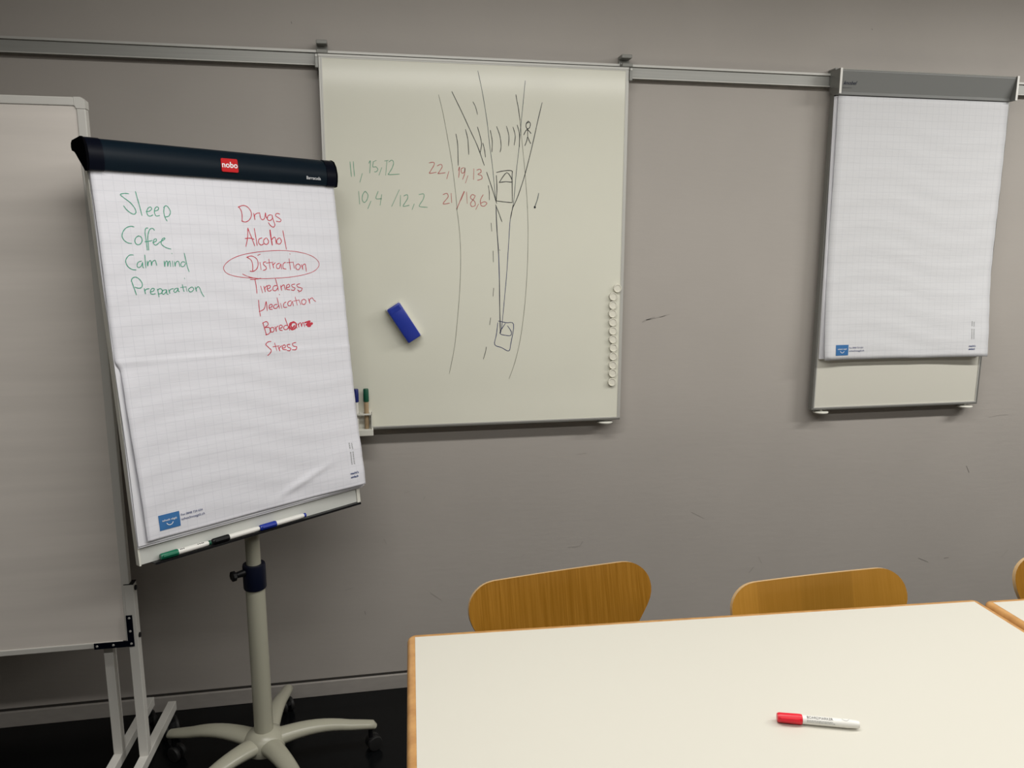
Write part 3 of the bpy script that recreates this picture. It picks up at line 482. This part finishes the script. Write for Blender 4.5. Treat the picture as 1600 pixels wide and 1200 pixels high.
obj('barrel_print', bm, PRINTK, pb)
pg = upright_pen(-.0245, GREENDK, PENT, 'marker with dark green cap standing in the white pen holder')

# ---------------------------------------------------------------- wall flip chart
t = thing('wall_flip_chart', 'narrow white flip chart board with grey header hung on the wall rail', 'flip chart', (1.97, 0, .99))
CX0, CX1 = 1.617, 2.327
panel_frame(CX0, CX1, .9905, 2.13, -.022, -.046, .007, ENAMEL2, ALUD, ALUP, t, 'board_panel')
hd = NB(); prism(hd, [(-.0225, 2.196), (-.079, 2.196), (-.080, 2.192), (-.058, 2.128), (-.062, 2.118), (-.057, 2.116), (-.0225, 2.136)], 1.6195, 2.3115, F)
hd = obj('header', hd, HEADER, t)
bm = NB(); prism(bm, [(-.0225, 2.1965), (-.080, 2.1965), (-.0815, 2.1995), (-.0225, 2.1995)], 1.6195, 2.3115, F); obj('header_top_strip', bm, ALUP, t)
for xa, xb in ((1.611, 1.619), (2.312, 2.320)):
    bm = NB(); prism(bm, [(-.0225, 2.2005), (-.084, 2.2005), (-.084, 2.117), (-.050, 2.117), (-.0225, 2.133)], xa, xb, F); cp = obj('header_end_cap', bm, ALUD, t)
    bm = NB(); box(bm, (xa, -.0856, 2.117), (xb, -.0842, 2.2005)); obj('cap_edge', bm, PENW, cp)
for xa in (1.616, 2.27):
    bm = NB(); box(bm, (xa, -.045, ZT+.009), (xa+.036, -.003, ZT+.014)); box(bm, (xa, -.009, ZT+.002), (xa+.036, -.004, ZT+.009)); obj('rail_hook', bm, GREY, t)
spacer_wheel(t, 1.664, .979); spacer_wheel(t, 2.285, .979)
hf = lambda x, y: V((x, -.0585-(y/.064)*.022+.0, 2.128+y)) + V((0, -.0006, 0.0002))
bm = text_bm('knobel', .017, lambda x, y: hf(1.6365+x*1.05, .022+y), shear=.25, bold=.0001); obj('maker_name', bm, PRINTN, hd)
bm = NB(); rr = random.Random(9); xx = 1.637
while xx < 1.672:
    l_ = rr.uniform(.0012, .004); quad(bm, hf, xx, .0115, xx+l_, .0140); xx += l_+.0011
obj('maker_line', bm, PRINTM, hd)

# squared paper pad hanging on it
t = thing('paper_pad', 'blank squared paper pad hanging from the grey header of the wall flip chart', 'paper pad', (1.97, -.055, 1.18))
def sheet_grid(F, us, vs_, nu, nv):
    bm = NB(); uvl = bm.loops.layers.uv.new('UVMap'); g = []
    for j in range(nv+1):
        v = vs_[0] + (vs_[1]-vs_[0])*j/nv; u0, u1 = us(v)
        g.append([(bm.verts.new(F(u0+(u1-u0)*i/nu, v)), u0+(u1-u0)*i/nu, v) for i in range(nu+1)])
    for j in range(nv):
        for i in range(nu):
            q = (g[j][i], g[j][i+1], g[j+1][i+1], g[j+1][i]); f = bm.faces.new([a[0] for a in q]); f.smooth = True
            for lp, a in zip(f.loops, q): lp[uvl].uv = (a[1], a[2])
    return bm
def thicken(o, th):
    md = o.modifiers.new('thickness', 'SOLIDIFY'); md.thickness = th; md.offset = 0
def WP(u, v, off=0.0):
    d = .003*(1+math.sin(v*7+.5)) + .010*sstep((v-.55)/.4) + .010*sstep((u-.4)/.28)*sstep((v-.6)/.33) + .006*sstep((.12-u)/.12)*sstep((v-.8)/.13)
    d += .0008*math.sin(v*70+3*math.sin(u*9)) * sstep(v/.1)
    return V((1.625 + u + .012*v/.93, -.0562 - d*.9 - off, 2.1140 - v))
bm = sheet_grid(lambda u, v: WP(u, v), lambda v: (0, .683), (0, .931), 24, 60); sh = obj('top_sheet', bm, PAPER2, t); thicken(sh, .0006)
bm = NB(); n_ = 24
ra = [[bm.verts.new((1.622+.012*v/.93+uu, yy, 2.113-v)) for uu, yy in ((-.002, -.0540-.003*sstep((v-.5)/.4)), (.676, -.0540-.003*sstep((v-.5)/.4)), (.676, -.0495-.001*sstep((v-.5)/.4)), (-.006, -.0495-.001*sstep((v-.5)/.4)))] for v in [.927*k/n_ for k in range(n_+1)]]
for A, B in zip(ra, ra[1:]):
    for k in range(4): bm.faces.new((A[k], A[(k+1) % 4], B[(k+1) % 4], B[k]))
bm.faces.new(ra[0]); bm.faces.new(ra[-1]); obj('sheet_stack', bm, PAPERE, t)
def print_marks(FF, sheet, lu, lv, lw, ru, rv):
    """printed footer: blue logo box left, tiny lines right; FF(u, v, off)"""
    bm = NB(); G = lambda x, y: FF(lu+x, lv-y, .0013)
    for i in range(8):
        for j in range(8): quad(bm, G, lw*i/8, -.039*(j+1)/8, lw*(i+1)/8, -.039*j/8)
    bmesh.ops.remove_doubles(bm, verts=bm.verts, dist=1e-5)
    lb = obj('printed_logo', bm, PRINTB, sheet)
    G2 = lambda x, y: FF(lu+x, lv-y, .0021)
    bm = text_bm('schoch vögtli', .0070, lambda x, y: G2(lw*.5+x, -.0175+y), 'CENTER', bold=.0001)
    ribbon(bm, [(lw*.5-.008, -.0235), (lw*.5-.005, -.0275), (lw*.5, -.0292), (lw*.5+.005, -.0275), (lw*.5+.008, -.0235)], .0018, G2)
    obj('logo_lettering', bm, PRINTW, sheet)
    bm = text_bm('Fax 0848 724 624', .0080, lambda x, y: G(lw+.003+x, -.014+y))
    t2 = text_bm('schochvoegtli.ch', .0095, lambda x, y: G(lw+.003+x, -.026+y)); merge(bm, t2)
    obj('printed_line', bm, PRINTD, sheet)
    H = lambda x, y: FF(ru+x, rv-y, .0013)
    bm = text_bm("macht's", .0095, lambda x, y: H(x, y), bold=.0002); t2 = text_bm('einfach', .0095, lambda x, y: H(x, -.0115+y), bold=.0002); merge(bm, t2)
    obj('printed_slogan', bm, PRINTD, sheet)
    bm = NB(); rr = random.Random(3)
    for col_ in (0, .0085):
        y = .030
        while y < .092:
            l = rr.uniform(.002, .006)
            if not (.066 < y < .075): quad(bm, H, .009+col_, y, .009+col_+.0028, y+l)
            y += l+.0014
    obj('printed_column', bm, PRINTG, sheet)
print_marks(WP, sh, .045, .875, .052, .600, .893)

# ---------------------------------------------------------------- standing flip chart
FO = V((-0.64319747, -0.59879143, 1.77361197)); FY, FT_ = 0.64863114, 0.10832507
FR_ = V((math.cos(FY), math.sin(FY), 0)); FN0 = V((-math.sin(FY), math.cos(FY), 0))
FD = V((0, 0, -1))*math.cos(FT_) - FN0*math.sin(FT_)
FN = FR_.cross(FD).normalized()
if FN.dot(FN0) > 0: FN = -FN          # towards the viewer
def FP(u, v, off=0.0): return FO + FR_*u + FD*v + FN*off
PX, PY = -0.357, -0.412               # pole
t = thing('flip_chart_stand', 'mobile flip chart easel with navy top clamp on a five-legged caster base', 'flip chart', (PX, PY, 0))
FX = lambda x, a, b: FP(x, b, a)      # prism axes: a = towards viewer, b = down
bm = NB(); prism(bm, [(-.012, -.03), (-.012, .968), (-.026, .968), (-.026, -.03)], .004, .660, FX); obj('panel', bm, PANELW, t)
for ua, ub in ((-.001, .0035), (.6605, .672)):
    bm = NB(); prism(bm, [(-.009, -.03), (-.009, .970), (-.029, .970), (-.029, -.03)], ua, ub, FX); obj('panel_edge', bm, CHALK, t)
bm = NB(); prism(bm, [(-.0118, .9685), (.010, .9685), (.011, .966), (.0125, .966), (.0125, .972), (-.027, .973), (-.027, .9685)], .030, .658, FX); obj('pen_tray', bm, BLACK, t)
# clamp bar: hooked profile
def clamp(g=0.0):
    return [(.0075, .004+g), (.013+g, .003+g), (.0185+g, -.012), (.0205+g, -.03), (.0175+g, -.050), (.009+g, -.066-g), (-.002, -.0725-g), (-.058, -.0735-g), (-.064-g, -.069), (-.066-g, -.062), (-.064, -.054-g), (-.056, -.052), (-.046, -.060), (-.006, -.058), (.006, -.048), (.0075, -.02)]
bm = NB(); prism(bm, clamp(), .026, .654, FX); bar = obj('clamp_bar', bm, NAVY, t, True)
full_ = [(.013, .006), (.0195, -.012), (.0218, -.03), (.0188, -.051), (.010, -.068), (-.002, -.075), (-.058, -.076), (-.066, -.071), (-.069, -.062), (-.066, -.053), (-.055, -.049), (-.048, -.045), (.002, .006)]
for ua, ub, ea, eb in ((-.0035, .030, -.009, -.004), (.650, .6815, .682, .687)):
    bm = NB(); prism(bm, clamp(.0015), ua, ub, FX); ec = obj('end_cap', bm, BLACKN, t, True)
    bm = NB(); prism(bm, full_, ea, eb, FX); obj('cap_face', bm, MATTE, ec)
bf = lambda x, y: FP(.345+x, -.030-y, .0212)
bm = NB(); prism(bm, [(sx*.0195+.004*math.cos(a), sy*.0135+.004*math.sin(a)) for sx, sy, a0 in ((1, 1, 0), (-1, 1, 1), (-1, -1, 2), (1, -1, 3)) for a in [PI/2*(a0+k/4) for k in range(5)]], 0, .0026, lambda x, a, b: V((a, b, x)))
for v in bm.verts: v.co = FP(.345+v.co.x, -.030-v.co.y, .0192+v.co.z)
bd = obj('badge', bm, RED, bar)
bm = text_bm('nobo', .0215, lambda x, y: FP(.345+x, -.030-y+.006, .0222), 'CENTER', bold=.0004); obj('badge_lettering', bm, PRINTW, bd)
bm = text_bm('Barracuda', .0128, lambda x, y: FP(.578+x*.93, -.0095-y, .0202 + .0012*min(1, y/.01)), bold=0.0); obj('model_lettering', bm, PRINTW, bar)
# pole, collar, bracket
tilt_n = -FN
def back(v, off): return FP(.335, v, off)
bm = NB(); tube(bm, [(PX, PY, .11), (PX, PY, .655)], .0275, 28); obj('lower_pole', bm, LACQ, t, True)
ptop = V((PX, PY, .64)); pt2 = V((PX-.004, PY+.004, 1.30))
bm = NB(); tube(bm, [ptop, pt2], .0205, 24); obj('upper_pole', bm, LACQ, t, True)
bm = NB(); lathe(bm, [(.021, .612), (.031, .612), (.0325, .616), (.0325, .682), (.031, .687), (.021, .687), (.021, .612)], 28, T(PX, PY, 0)); col_ = obj('height_collar', bm, COLLAR, t, True)
KD = V((-.80, -.60, 0)).normalized()
kb = V((PX, PY, .668)) + KD*.031
bm = NB(); tube(bm, [kb, kb+KD*.022, kb+KD*.026], [.011, .009, .007], 14); tube(bm, [kb+KD*.026, kb+KD*.029, kb+KD*.037, kb+KD*.039], [.010, .0155, .0155, .012], 8); obj('clamp_knob', bm, BLACK, t, True)
for v0 in (.55, .90):
    bm = NB(); box(bm, (-.045, 0, -.022), (.045, .030, .022), .002, Matrix.Translation(FP(.335, v0, -.0275)) @ RZ(FY) @ RX(FT_)); obj('pole_bracket', bm, BLACK, t)
# star base
bm = NB(); lathe(bm, [(0, .085), (.040, .085), (.060, .096), (.064, .116), (.052, .142), (.036, .152), (.029, .156), (0, .156)], 30, T(PX, PY, 0)); obj('base_hub', bm, LACQ, t, True)
def caster(root, x, y, r=.024, z_top=.07, ang=0.0, sep=.012):
    Mx = T(x, y, 0) @ RZ(ang)
    bm = NB(); tube(bm, [(0, 0, r*1.3), (0, 0, z_top)], .007, 10, M=Mx)
    lathe(bm, [(0, .0), (r*.62, 0), (r*.8, r*.35), (r*.62, r*.8), (0, r*.95)], 16, Mx @ T(.006, 0, r*1.05)); c = obj('caster', bm, BLACK, root, True)
    for s in (-1, 1):
        bm = NB(); lathe(bm, [(0, -.007), (r*.55, -.0075), (r*.93, -.006), (r, -.003), (r, .003), (r*.93, .006), (r*.5, .0075), (0, .007)], 24, Mx @ T(.010, s*sep, r+.0005) @ RX(PI/2)); obj('wheel', bm, RUBBER, c, True)
for k in range(5):
    a = math.radians(12+72*k); d = V((math.cos(a), math.sin(a), 0)); P0 = V((PX, PY, 0))
    pts, rr = [], []
    for i in range(13):
        s = i/12; r = .030+.300*s
        pts.append(P0 + d*r + V((0, 0, .118 + .012*math.sin(min(1, s*1.3)*PI*.9) - .036*s**2.2))); rr.append(.0345-.0165*s**.8)
    pts.append(P0 + d*.336 + V((0, 0, .079))); rr.append(.013)
    bm = NB(); tube(bm, pts, rr, 16, flat=.72); obj('base_leg', bm, LACQ, t, True)
    q = P0 + d*.322; caster(t, q.x, q.y, .024, .076, [0.4, 2.1, -0.6, 3.0, 1.2][k])

# its pad of paper with handwriting
t = thing('paper_pad', 'written-on squared paper pad clamped to the mobile easel, green and red words', 'paper pad', tuple(FP(.34, .92)))
def SP(u, v, off=0.0):
    cr = .462+.02*u/.68
    d = .0018*math.exp(-((v-cr)/.006)**2)*(1-.35*u/.68) + .0018*math.sin(v*9+1)*sstep(v/.2)
    d += .014*sstep((u-.45)/.23)*sstep((v-.66)/.25) + .004*sstep((v-cr)/.05)*sstep((.06-u)/.06)
    d += .0045*math.exp(-(((u-.42)*.35+(v-.875))/.010)**2)*sstep((u-.36)/.08)*sstep((.60-u)/.1)
    d += .0006*math.sin(v*85+4*math.sin(u*8))*sstep(v/.08)
    return FP(u, v, .0038 + d + off)
def s_edges(v): return (.0005 + .010*sstep((v-.455)/.03) + .009*sstep((v-.5)/.41), .680 + .004*math.sin(v*5)*.4)
bm = sheet_grid(lambda u, v: SP(u, v), s_edges, (-.012, .912), 60, 180); sh = obj('top_sheet', bm, PAPER, t); thicken(sh, .0004)
for i, (o_, du, dv, m_) in enumerate(((-.0015, .0, .918, PAPERE), (-.0055, -.0005, .924, PAPERE))):
    bm = NB(); nn = 30; rings = []
    for k in range(nn+1):
        v = -.012 + (dv+.012)*k/nn; w0 = du + .0015*math.sin(v*11+i*2); lift = .009*sstep((v-.72)/.2)
        rings.append([bm.verts.new(q) for q in (FP(w0, v, o_+.0018), FP(.45, v, o_+.0018), FP(.679+du, v, o_+.0018+(lift if i == 0 else .3*lift)), FP(.679+du, v, o_-.0015), FP(w0, v, o_-.0015))])
    for A, B in zip(rings, rings[1:]):
        for k in range(5): bm.faces.new((A[k], A[(k+1) % 5], B[(k+1) % 5], B[k]))
    bm.faces.new(rings[0]); bm.faces.new(rings[-1]); obj('sheet_stack', bm, m_, t)
word_label = {'g': 'green handwriting', 'r': 'red handwriting'}
names = {'ring': 'drawn_ring', 'scribble': 'scribbled_correction'}
for name, c, wd, s in FLIP_INK:
    bm = NB()
    for st in parse_ink(s): ribbon(bm, st, wd/1000*1.0, lambda u, v: SP(u, v, .0007))
    o = obj(names.get(name, 'handwritten_word'), bm, INKS[c], sh); o['label'] = ('%s reading %s' % (word_label[c], name)) if name not in names else word_label[c].replace('handwriting', 'marker line')
print_marks(SP, sh, .053, .853, .053, .627, .872)

# three markers on its tray, caps to the left
def lying_pen(name, label, capm, bodym, tailm, length, cap_l, Mx, text=None, dots=False, group=None, r=.0075):
    p_ = thing(name, label, 'marker pen', (0, 0, 0), 0, group); p_.matrix_basis = Mx
    L = lambda prof: [(rr, zz) for rr, zz in prof]
    A = Mx @ RY(PI/2)
    bm = NB(); lathe(bm, [(0, cap_l), (r, cap_l), (r, length*.86), (r*.88, length-.004), (r*.75, length), (0, length)], 24, A); br = obj('barrel', bm, bodym, p_, True)
    bm = NB(); lathe(bm, [(0, 0), (r*.95, 0), (r*1.12, .003), (r*1.2, cap_l-.004), (r*1.12, cap_l-.0005), (0, cap_l-.0005)], 24, A); cp = obj('cap', bm, capm, p_, True)
    bm = NB(); box(bm, (.004, -.0032, r*1.05), (cap_l-.006, .0032, r*1.05+.0035), .001, Mx @ RX(math.radians(75))); obj('clip', bm, capm, cp)
    if tailm:
        bm = NB(); lathe(bm, [(0, length), (r*.8, length), (r*.85, length+.006), (r*.5, length+.008), (0, length+.008)], 20, A); obj('end_plug', bm, tailm, p_, True)
    if text:
        def wrap(phi0):
            def G(x, y):
                ph = phi0 + y/r; return Mx @ V((x, -math.sin(-ph)*(-1)*(r+.0004)*-1 if False else (r+.0004)*math.sin(ph), (r+.0004)*math.cos(ph)))
            return G
        g = wrap(math.radians(-38)); bm = text_bm(text, .0068, lambda x, y: g(cap_l+.007+x*.92, y)); obj('barrel_lettering', bm, PRINTK, br)
        g2 = wrap(math.radians(-62)); bm = NB()
        rr_ = random.Random(5)
        for row in (0, -.0026):
            xx = cap_l+.007
            while xx < cap_l+.052:
                l_ = rr_.uniform(.001, .004); quad(bm, lambda x, y: g2(x, y), xx, row-.0005, xx+l_, row+.0005); xx += l_+.0008
        ribbon(bm, [(length*.86+.006*math.cos(q), .010+.005*math.sin(q)) for q in [PI*1.05+PI*.9*k/8 for k in range(9)]], .0007, lambda x, y: g2(x-.004, y))
        obj('small_print', bm, PRINTG, br)
    if dots:
        bm = NB()
        for k, xx in enumerate((.006, .010, .0145, .052, .057, .062, .066)):
            lathe(bm, [(0, 0), (.0016, 0), (.0016, .0004), (0, .0004)], 8, Mx @ T(cap_l+xx, 0, 0) @ RX(math.radians(35)) @ T(0, 0, r))
        obj('barrel_print', bm, PRINTK, br)
    return p_
Ft = Matrix((( FR_.x, -FN.x, -FD.x, 0), (FR_.y, -FN.y, -FD.y, 0), (FR_.z, -FN.z, -FD.z, 0), (0, 0, 0, 1)))   # local x along the tray, -y to the viewer, z up the panel
def on_tray(u, off=.0005): return Matrix.Translation(FP(u, .9590, off)) @ Ft
lying_pen('marker_pen', 'green capped marker lying on the easel tray, left of the black capped one', GREENCAP, PENW, GREENDK, .126, .045, on_tray(.0475), dots=True, group='markers on the easel tray')
lying_pen('marker_pen', 'black capped marker lying in the middle of the easel tray', BLACK, PENW, None, .136, .047, on_tray(.1845), group='markers on the easel tray')
lying_pen('marker_pen', 'blue capped marker lying at the right of the easel tray', BLUECAP, PENW, BLUECAP, .140, .050, on_tray(.3225), group='markers on the easel tray')

# ---------------------------------------------------------------- mobile pin boards at the left
def mobile_board(label, xr, yf, yb, z0, z1, post_x, post_y, foot0, foot1, ztop, width=1.2, lead=True):
    t = thing('mobile_whiteboard', label, 'whiteboard', (xr-width/2, (foot0+foot1)/2, 0))
    x0, x1 = xr-width, xr; fw = .021
    bm = NB()
    box(bm, (x0+.03, yf, z1-fw), (x1-.026, yb, z1), .002); box(bm, (x0+.03, yf, z0), (x1-.03, yb, z0+fw*.8), .002)
    box(bm, (x0, yf, z0+.03), (x0+fw, yb, z1-.028), .002); box(bm, (x1-fw, yf, z0), (x1, yb, z1-.028), .002)
    obj('frame', bm, FRAMEW, t)
    for s, xe in ((1, x1), (-1, x0)):
        bm = NB(); fx = lambda x, a, b: V((xe+s*a, x, b))
        prism(bm, [(-.0255, z1+.0005), (-.009, z1+.0005), (.0008, z1-.008), (.0008, z1-.0275), (-fw, z1-.0275), (-fw-.003, z1-fw), (-.0255, z1-fw)], yf-.0006, yb+.0006, fx); obj('corner_piece', bm, FRAMEW, t)
    bm = NB(); box(bm, (x0+fw, yf+.003, z0+fw*.8), (x1-fw, yb-.002, z1-fw)); sf = obj('board_surface', bm, WORN, t)
    for s, xe in ((1, x1), (-1, x0)):
        bm = NB(); fx = lambda x, a, b: V((xe+s*a, x, b))
        prism(bm, [(.001, z0-.001), (.001, z0+.094), (-.0155, z0+.094), (-.0155, z0+.0165), (-.106, z0+.0165), (-.106, z0-.001)], yf-.0035, yf-.0008, fx); br = obj('corner_bracket', bm, BLACKN, t)
        for a, b in ((-.007, .086), (-.007, .046), (-.007, .008), (-.055, .008), (-.098, .008)):
            bm = NB(); lathe(bm, [(0, 0), (.0036, 0), (.0026, .002), (0, .0025)], 12, T(xe+s*a, yf-.0034, z0+b) @ RX(PI/2)); obj('screw', bm, ALUP, br)
    for s, px in ((1, post_x), (-1, 2*(xr-width/2)-post_x)):
        bm = NB(); box(bm, (px-.0125, post_y, ztop), (px+.0125, post_y+.030, z0+.185), .0012); po = obj('post', bm, FRAMEW, t)
        bm = NB(); box(bm, (px-.0132, post_y-.0006, z0+.1851), (px+.0132, post_y+.0306, z0+.1875), .0006); obj('post_cap', bm, BLACK, po)
        for zz in (z0+.17, z0+.025):
            bm = NB(); tube(bm, [(px+s*.0125, post_y+.015, zz), (px+s*.0165, post_y+.015, zz)], .0075, 10); obj('bolt', bm, BLACK, po)
        bm = NB(); box(bm, (min(px-s*.013, x1 if s > 0 else x0), post_y+.004, z0+.05), (max(px-s*.013, x1 if s > 0 else x0), post_y+.024, z0+.09)); obj('side_bracket', bm, BLACK, po)
        k = s*.045
        bm = NB(); fm = T(px, (foot0+foot1)/2, 0) @ RZ(-k*1.0) ; hl = (foot1-foot0)/2
        box(bm, (-.0125, -hl, ztop-.030), (.0125, hl, ztop), .0012, fm); ft = obj('foot_bar', bm, FRAMEW, t)
        for e in (-1, 1):
            q = fm @ V((0, e*(hl-.035), 0)); caster(t, q.x, q.y, .036, ztop-.031, PI/2+.5*e, .017)
    return t, sf
mobile_board('mobile whiteboard on white feet at the left edge, in front of a second one', -.6955, -.4200, -.3955, .4670, 1.9640, -.6975, -.4210, -.700, -.140, .115)
mobile_board('second mobile whiteboard mostly hidden behind the front one, its right post showing', -.792, -.3875, -.3630, .4670, 1.9500, -.7765, -.3925, -.660, -.098, .112)

# ---------------------------------------------------------------- tables
def table(label, loc, rz, W, D, H=.74, name='meeting_table'):
    """loc: back left corner of the white top; local x right, -y to the viewer"""
    t = thing(name, label, 'table', loc, rz); Mx = chain(t)
    e = .018; th = .026
    bm = NB(); box(bm, (0, -D, H-th), (W, 0, H), 0, Mx); obj('tabletop', bm, LAMINATE, t)
    prof = [(0.0002, H-.0002), (e*.55, H-.0006), (e*.85, H-.004), (e, H-.010), (e, H-.018), (e*.8, H-th+.002), (e*.5, H-th), (0.0002, H-th)]
    def loop(o):
        r = .003+o*.95; pts = []
        for cx, cy, a0 in ((W-.003, -.003, 0), (.003, -.003, PI/2), (.003, -D+.003, PI), (W-.003, -D+.003, 1.5*PI)):
            for k in range(6):
                a = a0 + PI/2*k/5; pts.append((cx+r*math.cos(a), cy+r*math.sin(a)))
        return pts
    bm = NB(); rings = [[bm.verts.new(Mx @ V((x, y, z))) for x, y in loop(o)] for o, z in prof]; n = len(rings[0])
    for A, B in zip(rings, rings[1:]+rings[:1]):
        for k in range(n): bm.faces.new((A[k], A[(k+1) % n], B[(k+1) % n], B[k]))
    obj('edge_band', bm, BEECH, t, True)
    bm = NB()
    for a, b in (((.06, -.10, H-.076), (W-.06, -.075, H-th-.001)), ((.06, -D+.075, H-.076), (W-.06, -D+.10, H-th-.001)), ((.06, -D+.10, H-.076), (.085, -.10, H-th-.001)), ((W-.085, -D+.10, H-.076), (W-.06, -.10, H-th-.001))): box(bm, a, b, 0, Mx)
    obj('frame', bm, ALUD, t)
    for x in (.055, W-.055):
        for y in (-.07, -D+.07):
            bm = NB(); tube(bm, [(x, y, .012), (x, y, H-th-.001)], .02, 18, M=Mx); lg = obj('leg', bm, CHROME, t, True)
            bm = NB(); tube(bm, [(x, y, 0), (x, y, .0115)], .022, 18, M=Mx); obj('foot_cap', bm, RUBBER, lg, True)
    return t
table('white table with beech edge and a red marker on it, nearest the easel', (.0745, -1.0245, 0), -.051, 1.359, .78)
table('second white table with beech edge, at the right end of the first one', (1.4735, -1.1060, 0), -.051, 1.36, .78)

# red marker on the table
pen_m = T(.7065, -1.4525, .74+.0092) @ RZ(math.radians(-19.4))
lying_pen('marker_pen', 'white board marker with red cap lying on the white table', REDCAP, PENW, None, .1415, .0435, pen_m, text='BOARDMARKER', r=.0077)

# ---------------------------------------------------------------- chairs
def chair(label, wood, loc, rz):
    t = thing('shell_chair', label, 'chair', (0, 0, 0), 0, 'bent plywood chairs behind the tables')
    key = [(-.205, .425), (-.195, .437), (-.17, .445), (-.10, .447), (0, .440), (.09, .432), (.145, .432), (.18, .442), (.203, .462), (.218, .49), (.230, .525), (.243, .57), (.256, .625), (.268, .68), (.2775, .725), (.2845, .757), (.289, .777)]
    dense = smooth_line(key, 12); da = [0]
    for a, b in zip(dense, dense[1:]): da.append(da[-1] + math.hypot(b[0]-a[0], b[1]-a[1]))
    L = da[-1]
    def at(s):
        for q in range(1, len(da)):
            if da[q] >= s: break
        f = (s-da[q-1])/(da[q]-da[q-1]); return tuple(dense[q-1][c]*(1-f)+dense[q][c]*f for c in (0, 1))
    OUT = [(0, .176), (.0006, .184), (.002, .194), (.005, .205), (.010, .2155), (.016, .2245), (.024, .2335), (.034, .2412), (.045, .2465), (.057, .2492), (.070, .25), (.084, .2482), (.10, .2428), (.118, .2335), (.14, .220), (.165, .2035), (.195, .184), (.23, .162), (.27, .140), (.30, .128), (.33, .121)]
    arc = [0, .004, .012, .025, .042, .065] + [.10 + (L-.33-.10)*q/14 for q in range(14)] + [L-tp for tp, _ in reversed(OUT)]
    prof = [at(max(0, q)) for q in arc]
    def hw(i):
        s = arc[i]; tp = L - s
        if tp <= .3301:
            for (ta, ha), (tb, hb) in zip(OUT, OUT[1:]):
                if tp <= tb+1e-6: return ha + (hb-ha)*(tp-ta)/(tb-ta)
            return .121
        base = .121 + .084*sstep((L-.33-s)/.16)
        if s < .065: base -= .06*(1-math.sqrt(max(0, 1-(1-s/.065)**2)))
        return base
    nx = 20; th = .0105; G0, G1 = [], []
    bm = NB()
    for i, (y, z) in enumerate(prof):
        a = prof[max(i-1, 0)]; b = prof[min(i+1, len(prof)-1)]
        d = V((0, b[0]-a[0], b[1]-a[1])).normalized(); nrm = V((0, -d.z, d.y))      # towards the sitter
        h = hw(i); tp = L-arc[i]; cup = .012 + .012*sstep((.40-tp)/.15)*sstep(tp/.12)
        row0, row1 = [], []
        for k in range(nx+1):
            u = -1 + 2*k/nx; x = h*u
            q = V((x, y, z)) + nrm*cup*(x/.25)**2
            row0.append(bm.verts.new(q)); row1.append(bm.verts.new(q - nrm*th))
        G0.append(row0); G1.append(row1)
    n = len(prof)
    def face(vs, mi): f = bm.faces.new(vs); f.material_index = mi; return f
    for i in range(n-1):
        for k in range(nx):
            face((G0[i][k], G0[i][k+1], G0[i+1][k+1], G0[i+1][k]), 0); face((G1[i][k+1], G1[i][k], G1[i+1][k], G1[i+1][k+1]), 0)
        face((G0[i][0], G0[i+1][0], G1[i+1][0], G1[i][0]), 1); face((G0[i+1][nx], G0[i][nx], G1[i][nx], G1[i+1][nx]), 1)
    for k in range(nx):
        face((G0[0][k+1], G0[0][k], G1[0][k], G1[0][k+1]), 1); face((G0[-1][k], G0[-1][k+1], G1[-1][k+1], G1[-1][k]), 1)
    o = obj('plywood_shell', bm, wood, t, True, mats=[wood, PLYE])
    bm = NB(); lathe(bm, [(0, .398), (.085, .398), (.085, .408), (.06, .422), (0, .422)], 24, T(0, .0, 0)); obj('seat_mount', bm, BLACK, t, True)
    for sx in (-1, 1):
        for sy in (-1, 1):
            bm = NB(); tube(bm, [(sx*.03, sy*.03, .392), (sx*.12, sy*.125, .390), (sx*.165, sy*.175, .380), (sx*.188, sy*.20, .352), (sx*.195, sy*.208, .30), (sx*.225, sy*.235, .012)], .0075, 12)
            lg = obj('leg', bm, CHROME, t, True)
            bm = NB(); tube(bm, [(sx*.225, sy*.235, 0), (sx*.2245, sy*.2345, .016)], .0095, 12); obj('foot_cap', bm, RUBBER, lg, True)
    t.location = loc; t.rotation_euler = (0, 0, rz)
    return t
def seat_at(px, py, rz):
    """px, py: middle of the back's top edge"""
    c, s = math.cos(rz), math.sin(rz); return (px + .289*s, py - .289*c, 0)
r1 = math.radians(9.0); chair('bent plywood chair with fine upright grain, leftmost chair, turned slightly behind the table', PLY, seat_at(.454, -.818, r1), r1)
r2 = math.radians(3.5); chair('bent plywood chair with broad veneer strips in its back, behind the table', PLYS, seat_at(1.089, -.957, r2), r2)
r3 = math.radians(0.0); chair('bent plywood chair cut off by the right picture edge, behind the second table', PLY, seat_at(1.907, -.950, r3), r3)
